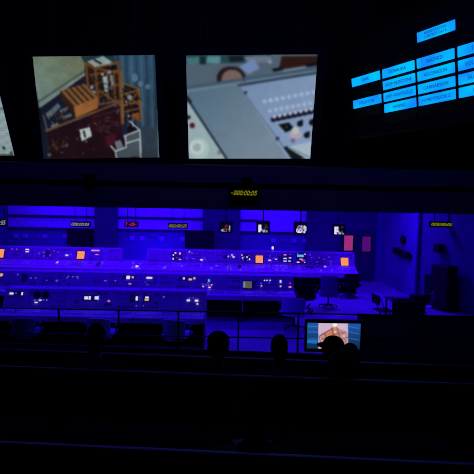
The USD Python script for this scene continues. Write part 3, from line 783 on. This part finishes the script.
# ------------------------------------------------------------------ small monitors hung over the back row
mats = {'w': (228, 220, 255), 'g': (120, 112, 140), 'k': (10, 8, 22), 'p': (170, 110, 170), 'r': (120, 40, 60)}
def pic_from_rows(rows):
    return np.array([[mats[ch] for ch in r] for r in rows], float)
PICS = {
    'A': ['kkkkkkkkkk', 'kkkkkrkkkk', 'kkkkgkrkwk', 'kkkkrkkkwk', 'kkkrkrkkwk', 'kggkrpkgwk', 'wwgrkrkkgk', 'kgggrgkkgk'],
    'B': ['kkkkkkkkkk', 'wwwkkkkgkk', 'wwwkkkkkkk', 'wwwkkkgkgk', 'wwwkkkkkkk', 'wwwwkggkkk', 'wwwkwgwkwk', 'wwkkgwgkwk'],
    'C': ['kkkkkkkkkk', 'kkwgwwkwwk', 'kwkkpwkwww', 'kgkwgkwwgw', 'wwgpwwkgww', 'wkwwkwpkww', 'wwwpwwgwwk', 'kwwwwgkwwk'],
    'D': ['kkkkkkkkkk', 'wwwwkkkgkk', 'wwwwkkkkkk', 'wwgwkkkkkk', 'wwwwkkkkkk', 'wwwwwkkgkk', 'wwgkwgwkgk', 'wwwkgwgkwg']}
for px, py, key, lab in ((226, 227.5, 'A', 'hanging black monitor with a dim reddish picture, leftmost of four'), (263.3, 227.8, 'B', 'hanging black monitor with a white vertical shape at its left, second of four'),
                         (301.2, 228.6, 'C', 'hanging black monitor with a busy white and pink picture, third of four'), (339.2, 229.8, 'D', 'hanging black monitor with a bright white block, rightmost of four')):
    P = atY(px, py, 15.3)
    t = thing('hanging_monitor', lab, 'monitor', P)
    obj('casing', [rbox((0, .16, .03), (.46, .34, .42), .03)], 'black_plastic', t)
    img = pic_from_rows(PICS[key])
    nv, nu = 33, 41
    ii = np.clip((np.linspace(0, .999, nv) * 8).astype(int), 0, 7); jj = np.clip((np.linspace(0, .999, nu) * 10).astype(int), 0, 9)
    c = gaussian_filter(img[ii][:, jj], (1.4, 1.4, 0))
    uu, vv = np.meshgrid(np.linspace(-.17, .17, nu), np.linspace(.15, -.15, nv))
    k = np.arange(nu * nv).reshape(nv, nu)
    f = np.stack([k[:-1, :-1], k[1:, :-1], k[1:, 1:], k[:-1, 1:]], -1).reshape(-1, 4)
    obj('picture', (np.stack([uu.ravel(), -.020 + 0 * uu.ravel(), vv.ravel()], 1), f), 'picture', t, cols=lin(c).reshape(-1, 3))
    fr = [box((0, -.02, .175), (.42, .03, .04)), box((0, -.02, -.168), (.42, .03, .03)), box((-.19, -.02, 0), (.03, .03, .33)), box((.19, -.02, 0), (.03, .03, .33))]
    obj('bezel', fr, 'black_plastic', t)
    obj('hanger', tube((0, .16, .24), (0, .16, 4.0 - P[2]), .025), 'black_metal', t)

# ------------------------------------------------------------------ big flat television on the floor before the rail
YT = 8.15
tl, br = atY(306.6, 321.0, YT), atY(360.6, 351.0, YT)
t = thing('television', 'flat television showing a launch tower model between blue side bars', 'television', ((tl[0] + br[0]) / 2, YT, 0))
def tvpic(p):
    p.grad([(40, 90), (450, 90), (450, 330), (40, 330)], (240, 110), (240, 300), (30, 84, 168), (14, 40, 66))
    for y, c in ((120, (60, 120, 190)), (160, (52, 110, 180)), (205, (40, 110, 170))):
        p.line((58, y), (126, y + 1), 5, c); p.line((356, y), (430, y + 14), 6, c)
    p.poly([(52, 215), (128, 215), (128, 246), (52, 240)], (28, 110, 190))
    p.poly([(133, 90), (350, 95), (350, 330), (133, 330)], (206, 180, 204))
    p.poly([(150, 175), (235, 130), (262, 118), (290, 140), (345, 160), (345, 330), (150, 330)], (196, 138, 128))
    p.poly([(190, 175), (250, 140), (262, 200), (215, 230)], (206, 124, 84))
    for a, b, w, c in (((140, 192), (240, 132), 7, (120, 80, 96)), ((140, 190), (150, 250), 7, (130, 96, 120)), ((180, 170), (205, 240), 7, (120, 70, 66)), ((232, 130), (250, 215), 9, (150, 84, 60)), ((270, 130), (300, 230), 8, (140, 92, 92)), ((240, 180), (330, 160), 7, (140, 96, 100)), ((300, 150), (335, 240), 7, (150, 120, 140)), ((265, 215), (345, 200), 7, (150, 110, 110)), ((160, 210), (230, 200), 6, (140, 90, 90))):
        p.line(a, b, w, c)
    p.disc(255, 108, 15, (250, 236, 226)); p.disc(170, 245, 12, (226, 214, 232)); p.disc(320, 190, 9, (210, 190, 205)); p.disc(256, 160, 9, (236, 190, 160))
ox = np.array([(tl[0] + br[0]) / 2, YT, 0])
quad = np.array([[tl[0] + .018, YT, tl[2] - .03], [br[0] - .018, YT, tl[2] - .03], [br[0] - .018, YT, br[2] + .03], [tl[0] + .018, YT, br[2] + .03]])
pc, cols = picture(quad, 150, 90, tvpic, (30, 80, 150), lambda x, y: ((x - 300) * 7.29, (y - 310) * 7.29), .8)
obj('picture', (pc[0] - ox + np.array([0, -.002, 0]), pc[1]), 'picture', t, cols=cols)
wT, zT0, zT1 = br[0] - tl[0] + .05, br[2] - .03, tl[2] + .03
obj('panel', rbox((0, .035, (zT0 + zT1) / 2), (wT, .06, zT1 - zT0), .01), 'black_plastic', t)
obj('bezel', [box((0, -.004, tl[2]), (wT, .02, .058)), box((0, -.004, br[2]), (wT, .02, .058)), box((-wT / 2 + .02, -.004, (zT0 + zT1) / 2), (.04, .02, zT1 - zT0 - .1)), box((wT / 2 - .02, -.004, (zT0 + zT1) / 2), (.04, .02, zT1 - zT0 - .1))], 'black_plastic', t)
obj('stand_post', box((0, .09, zT0 / 2 + .08), (.12, .05, zT0 + .16)), 'black_metal', t)
obj('stand_foot', rbox((0, .06, .015), (.62, .36, .03), .01), 'black_metal', t)

# ------------------------------------------------------------------ guard rail before the stage
YR = 8.4
t = thing('guard_rail', 'thin dark guard rail with posts running across before the consoles', 'railing', (0, YR, 0))
obj('top_rail', tube((-6.6, 0, 1.095), (8.2, 0, 1.095), .015, 12), 'black_metal', t)
obj('lower_rail', tube((-6.6, 0, .61), (8.2, 0, .61), .014, 10), 'black_metal', t)
for k in range(12):
    x = (117 - 237 + 61 * (k - 3)) * YR / 450 + .02
    obj('post', [box((x, 0, .54), (.032, .032, 1.08)), box((x, 0, .012), (.12, .12, .024))], 'black_metal', t)
for k in range(4):
    x0 = 2.36 + k * 1.2
    obj('infill_panel', box((x0 + .58, .01, .56), (1.2, .02, 1.04)), 'wall_dark', t, label='dark solid panel under the rail')

# ------------------------------------------------------------------ chairs on the stage
def chair_parts(t, fab, back_h=.95, w=.52):
    obj('seat', rbox((0, .24, .46), (w, .48, .09), .035), fab, t)
    # curved back, concave towards the sitter (who faces +y)
    n = 9
    pts = []
    for sgn, off in ((1, 0), (-1, .05)):
        for i in range(n):
            a = (i / (n - 1) - .5) * 1.5
            pts.append((math.sin(a) * w * .62, (1 - math.cos(a)) * w * .55 - off))
    k = len(pts) // 2
    poly = pts[:k] + pts[k:][::-1]
    back = prism_z(poly, .38, back_h)
    # rounded top corners
    v = back.vertices.copy()
    top = v[:, 2] > back_h - .01
    v[top, 2] -= np.abs(v[top, 0] / (w * .5)) ** 3 * .05
    back.vertices = v
    back.apply_translation((0, .02, 0))
    obj('backrest', back, fab, t)
    for s in (-1, 1):
        ar = obj('armrest', rbox((s * (w / 2 + .03), .22, .66), (.05, .30, .035), .012), 'black_plastic', t)
        obj('arm_post', tube((s * (w / 2 + .03), .22, .46), (s * (w / 2 + .03), .22, .65), .015), 'black_metal', t)
    obj('column', tube((0, .24, .10), (0, .24, .42), .03), 'black_metal', t)
    for k in range(5):
        a = k * 2 * math.pi / 5 + .3
        lg = obj('leg', hexa(np.array([(.03 * math.cos(a + e) , .24 + .03 * math.sin(a + e), z) for e in (-1, 1) for z in (.09, .13)]), np.array([(.28 * math.cos(a + e * .06), .24 + .28 * math.sin(a + e * .06), z) for e in (-1, 1) for z in (.055, .075)])), 'black_metal', t)
        obj('caster', trimesh.creation.cylinder(radius=.028, segment=[(.27 * math.cos(a) - .012, .24 + .27 * math.sin(a), .028), (.27 * math.cos(a) + .012, .24 + .27 * math.sin(a), .028)], sections=12), 'black_plastic', lg)
def chair(px, Y, rz, fab, label, h, w=.52):
    x = atY(px, 310, Y)[0]
    t = thing('office_chair', label, 'chair', (x, Y, 0), rz)
    chair_parts(t, fab, h, w)
    return t
chair(22, 8.78, 4, 'chair_fabric', 'dark office chair at the left end console of the front row', .80)
chair(97, 8.78, -6, 'chair_blue', 'curved back office chair behind the round dark head, front row', .82, .56)
chair(173, 8.78, -12, 'chair_blue', 'curved back office chair at the right end console of the front row', .82, .54)
chair(292, 10.9, -20, 'chair_blue', 'wide bluish chair left of and behind the television', .86, .68)
chair(306.5, 12.75, 5, 'console_kick', 'black chair just beyond the right end of the middle row', .98, .56)
chair(328.5, 13.3, -8, 'chair_fabric', 'dark round backed office chair right of the middle row, on its own', 1.02, .60)
chair(352, 14.8, 15, 'console_kick', 'low black chair on the lit floor below the right orange square', .86, .64)

# ------------------------------------------------------------------ table group at right
P = atY(405, 300, 11.4)
t = thing('side_table', 'dark table standing before the side wall at right', 'table', (P[0], 11.4, 0))
obj('tabletop', rbox((0, 0, .755), (.86, .6, .03), .01), 'bench_dark', t)
obj('modesty_panel', box((0, -.27, .40), (.76, .02, .70)), 'bench_dark', t)
for sx in (-1, 1):
    for sy in (-1, 1):
        obj('leg', box((sx * .39, sy * .26, .37), (.04, .04, .74)), 'black_metal', t)
t = thing('equipment_box', 'small black box standing on the right end of the dark table', 'box', (P[0] + .32, 11.4, .77))
obj('body', rbox((0, 0, .06), (.30, .26, .12), .015), 'black_plastic', t)
obj('handle', [tube((-.06, -.14, .06), (.06, -.14, .06), .008), tube((-.06, -.14, .06), (-.06, -.12, .06), .008), tube((.06, -.14, .06), (.06, -.12, .06), .008)], 'black_metal', t)
t = thing('document_tray', 'low dark tray lying on the dark table beside the box', 'tray', (P[0] - .12, 11.35, .77))
obj('base', rbox((0, 0, .015), (.42, .32, .03), .006), 'wall_dark', t)
obj('paper_stack', rbox((0, 0, .045), (.34, .26, .03), .003), 'button_grey', t)
def folding_chair(x, y, rz, label, fab):
    t = thing('folding_chair', label, 'chair', (x, y, 0), rz)
    obj('seat', rbox((0, .2, .45), (.42, .40, .03), .012), fab, t)
    obj('backrest', rbox((0, -.02, .74), (.42, .03, .24), .012), fab, t)
    for s in (-1, 1):
        obj('leg', tube((s * .21, -.04, .86), (s * .21, .38, .0), .012), 'black_metal', t)
        obj('leg', tube((s * .19, .30, .44), (s * .19, -.02, .0), .012), 'black_metal', t)
    obj('stretcher', tube((-.21, .30, .16), (.21, .30, .16), .010), 'black_metal', t)
folding_chair(atY(384.5, 300, 11.5)[0] - .22, 11.45, -80, 'dark folding chair at the left end of the dark table', 'bench_dark')
folding_chair(atY(432, 300, 11.9)[0], 11.9, 60, 'pale backed folding chair right of the dark table', 'chair_blue')

# ------------------------------------------------------------------ tiers and benches of the audience, turned a little to the right
TH = math.radians(-2.9)
ct, st = math.cos(TH), math.sin(TH)
RZ = np.array([[ct, -st, 0, 0], [st, ct, 0, 0], [0, 0, 1, 0], [0, 0, 0, 1.0]])
def turned(m):
    m = m.copy(); m.apply_transform(RZ); return m
def tw(x, d):
    return np.array([ct * x - st * d, st * x + ct * d])
for z, d0, d1, lab in ((.25, 5.75, 7.6, 'lowest carpeted step of the seating'), (.70, 3.75, 5.75, 'second carpeted step of the seating'), (1.15, 1.75, 3.75, 'third carpeted step of the seating'), (1.60, -3.2, 1.75, 'top carpeted step where the viewer stands')):
    struct('seating_tier', turned(box((0, (d0 + d1) / 2, z / 2), (16.5, d1 - d0, z))), 'carpet', lab)
def bench(d, z, label, top):
    t = thing('audience_bench', label, 'bench', (*tw(0, d), z), math.degrees(TH))
    h = top - z
    obj('top_rail', tube((-7.8, 0, h - .02), (7.8, 0, h - .02), .02, 14), 'rail_metal', t)
    obj('backrest', rbox((0, .02, .70 * h + .03), (15.6, .025, .46), .008), 'bench_dark', t)
    obj('seat', rbox((0, .26, .44), (15.6, .40, .04), .012), 'bench_dark', t)
    for k in range(9):
        x = -7.6 + 1.9 * k
        obj('support', [box((x, .0, (h - .04) / 2), (.04, .04, h - .04)), box((x, .24, .21), (.04, .36, .42))], 'black_metal', t)
    return t
bench(5.9, .25, 'lowest audience bench with a thin rail, just below the lit stage', 1.105)
bench(3.9, .70, 'audience bench with a faint rail across the lower middle of the picture', 1.658)
bench(1.9, 1.15, 'nearest audience bench with the brightest rail near the bottom edge', 2.096)
t = thing('step_nosing', 'thin metal nosing along the front edge of the lowest step', 'edge strip', (*tw(0, 5.75), .70), math.degrees(TH))
obj('strip', rbox((0, .0, .004), (15.6, .05, .012), .004), 'rail_metal', t)

# ------------------------------------------------------------------ seated people, backs to us
def chain(pts, rad):
    hulls = []
    for (a, ra), (b, rb) in zip(list(zip(pts, rad))[:-1], list(zip(pts, rad))[1:]):
        s = [manifold3d.Manifold.sphere(r_, 20).translate(tuple(map(float, p_))) for p_, r_ in ((a, ra), (b, rb))]
        hulls.append(manifold3d.Manifold.batch_hull(s))
    return hulls
def solid(hulls, edge, it=6):
    m = manifold3d.Manifold.batch_boolean(hulls, manifold3d.OpType.Add).refine_to_length(edge).to_mesh()
    t = trimesh.Trimesh(m.vert_properties[:, :3], m.tri_verts, process=True)
    trimesh.smoothing.filter_taubin(t, iterations=it)
    return t
def ell(c, r3, n=24):
    return manifold3d.Manifold.sphere(1.0, n).scale(tuple(r3)).translate(tuple(map(float, c)))
def person(px, d, z, py_top, label, shirt='cloth_dark', hair=1.0, cap=False, turn=0.0, lean=0.0, side=0.0, hunch=0.0):
    P = atY(px, py_top, d)
    top = P[2] - z                         # height of the head's crown above the floor of the tier
    hx, hy, hz = 0, .10 + lean, top - .12  # head centre
    base = np.array([P[0], d - .10 - lean, z])
    d = d - P[0] * .0507
    sh = hz - .24 + hunch
    bx = -side                             # pelvis lies beside the head when the person leans over
    hp = np.array([hx, hy, hz])
    nk = np.array([hx + .25 * bx, hy - .06 - lean * .25, sh + .07 - hunch * .5])
    chest = np.array([.55 * bx, .02 + lean * .45, sh - .14])
    pel = np.array([bx, 0, .60])
    sw, sd, ew = (.08, .13, .13) if hunch else (.175, 0.0, .225)
    S = {s: np.array([.55 * bx + sw * s, sd * s + lean * .55, sh - .02]) for s in (-1, 1)}
    E = {s: np.array([.8 * bx + ew * s, .10 + sd * s + lean * .5, sh - .29]) for s in (-1, 1)}
    Wr = {s: np.array([bx + .085 * s, .25, .665]) for s in (-1, 1)}
    K = {s: np.array([bx + .13 * s, .44, .52]) for s in (-1, 1)}
    A = {s: np.array([bx + .13 * s, .42, .09]) for s in (-1, 1)}
    ca, sa = math.cos(turn), math.sin(turn)
    hr = lambda v: hp + np.array([ca * v[0] - sa * v[1], sa * v[0] + ca * v[1], v[2]])
    def rot_ell(c, r3):
        return manifold3d.Manifold.sphere(1.0, 28).scale(tuple(r3)).rotate((0, 0, math.degrees(turn))).translate(tuple(map(float, hr(c))))
    body, trunk, sleeve, legs = [], [], [], []
    body += chain([pel, chest, nk, hp + np.array([0, -.02, -.06])], [.13, .125, .058, .06])
    for s in (-1, 1):
        body += chain([chest + [.04 * s, 0, .06], S[s], E[s], Wr[s]], [.10, .058, .042, .028])
        body += chain([pel + [.07 * s, 0, 0], K[s], A[s]], [.095, .062, .042])
        body += chain([A[s], A[s] + [.0, .14, -.05]], [.04, .03])
        # hand resting on the thigh: palm, four fingers, thumb
        w = Wr[s]
        pc = w + [-.01 * s, .06, .0]
        body += chain([w, pc], [.026, .030])
        for f in range(4):
            o = (f - 1.5) * .021
            L = (.030, .035, .033, .026)[f]
            a = pc + [o, .025, .0]; b = a + [0, L, -.004]; c = b + [0, L * .7, -.018]; e = c + [0, L * .4, -.018]
            body += chain([a, b, c, e], [.0095, .009, .0085, .008])
        th0 = w + [-.022 * s, .035, .0]
        body += chain([th0, th0 + [-.028 * s, .03, -.004], th0 + [-.034 * s, .06, -.014]], [.011, .010, .009])
    # head: skull, face, nose, chin, brow, ears
    body += [rot_ell((0, -.005, .015), (.074, .092, .098)), rot_ell((0, .03, -.05), (.056, .062, .07)), rot_ell((0, .072, -.098), (.024, .022, .02)), rot_ell((0, .082, .022), (.046, .016, .012))]
    body += chain([hr((0, .088, .012)), hr((0, .106, -.028))], [.010, .015])
    body += [rot_ell((0, .082, -.066), (.026, .014, .009)), rot_ell((0, .080, -.079), (.022, .013, .008))]
    for s in (-1, 1):
        body.append(rot_ell((.076 * s, -.005, -.015), (.010, .018, .030)))
    t = thing('person', label, 'person', base)
    obj('body', solid(body, .014, 5), 'skin', t, smooth=True)
    for s in (-1, 1):
        obj('eye', trimesh.creation.icosphere(2, .011).apply_translation(hr((.031 * s, .083, .0))), 'eye_white', t, smooth=True)
    # clothes
    trunk += chain([pel + [0, 0, .02], pel + [0, 0, .12], chest, chest + [0, 0, .10]], [.15, .145, .15, .105])
    for s in (-1, 1):
        trunk += chain([chest, S[s]], [.145, .078])
        trunk += chain([chest + [.03 * s, 0, .06], S[s], E[s], E[s] * .45 + Wr[s] * .55], [.10, .074, .060, .048])
        trunk += chain([chest + [.0, -.05, .08], S[s]], [.11, .076])
        legs += chain([pel + [.07 * s, 0, -.005], K[s], A[s]], [.112, .078, .058])
    trunk += chain([chest + [0, 0, .08], nk + [0, 0, -.03]], [.10, .068])
    obj('shirt', solid(trunk, .02, 6), shirt, t, smooth=True)
    obj('trousers', solid(legs, .025, 5), 'cloth_navy', t, smooth=True)
    for s in (-1, 1):
        obj('shoe', solid(chain([A[s] + [0, -.03, -.045], A[s] + [0, .08, -.045], A[s] + [0, .16, -.055]], [.044, .044, .034]), .02, 4), 'black_plastic', t, smooth=True)
    # hair: a shell over the back and top of the skull
    q = hair
    hs = [rot_ell((0, -.018, .026), (.083 * q, .096 * q, .098)), rot_ell((0, -.045, -.03), (.078 * q, .062 * q, .08 * q))]
    hm = manifold3d.Manifold.batch_boolean(hs, manifold3d.OpType.Add)
    cut = manifold3d.Manifold.cube((.4, .2, .3), True).rotate((-20, 0, 0)).translate((0, .135, -.06)).rotate((0, 0, math.degrees(turn))).translate(tuple(map(float, hp)))
    hm = (hm - cut).refine_to_length(.012).to_mesh()
    hm = trimesh.Trimesh(hm.vert_properties[:, :3], hm.tri_verts, process=True)
    trimesh.smoothing.filter_taubin(hm, iterations=4)
    nn = hm.vertex_normals
    hm.vertices = hm.vertices + nn * ((meshkit.fbm(hm.vertices * 45, 3, 2) - .5) * .012)[:, None]
    obj('hair', hm, 'hair_dark', t, smooth=True)
    if cap:
        crown = rot_ell((0, -.008, .045), (.088, .105, .092)) - manifold3d.Manifold.cube((.4, .4, .2), True).translate(tuple(map(float, hr((0, 0, -.07)))))
        brim = (manifold3d.Manifold.cylinder(.012, .078, .078, 32).scale((1, 1.15, 1)).translate((0, .062, .028))).rotate((0, 0, math.degrees(turn))).translate(tuple(map(float, hp)))
        cm = (crown + brim).refine_to_length(.014).to_mesh()
        obj('cap', trimesh.Trimesh(cm.vert_properties[:, :3], cm.tri_verts, process=True), 'cloth_dark', t, smooth=50)
    return t
struct('trim', turned(box((0, 7.72, .27), (16.0, .06, .54))), 'bench_dark', 'low dark parapet in front of the first audience bench')
t = thing('parapet_rail', 'thin black rail along the top of the low dark parapet before the television', 'rail', (*tw(0, 7.72), .54), math.degrees(TH))
obj('rail', tube((-7.8, 0, .02), (7.8, 0, .02), .018, 12), 'black_metal', t)
person(96.5, 4.25, .70, 323.5, 'dark haired person seated in front of the curved blue chair, at left', 'cloth_navy', 1.02)
person(218.5, 4.25, .70, 331, 'person with a big round hairdo seated before the lit floor, back to us', 'cloth_dark', 1.32)
person(279.5, 4.25, .70, 334.5, 'person with short hair seated left of the television, back to us', 'cloth_navy', .98)
person(333, 4.25, .70, 337.2, 'person in a cap leaning over in front of the television, looking left', 'cloth_dark', .9, cap=True, turn=1.25, lean=.22, side=-.13, hunch=.27)
person(256, 2.25, 1.15, 382, 'nearest person, sitting on the bench below the middle, barely lit', 'cloth_navy', 1.0)
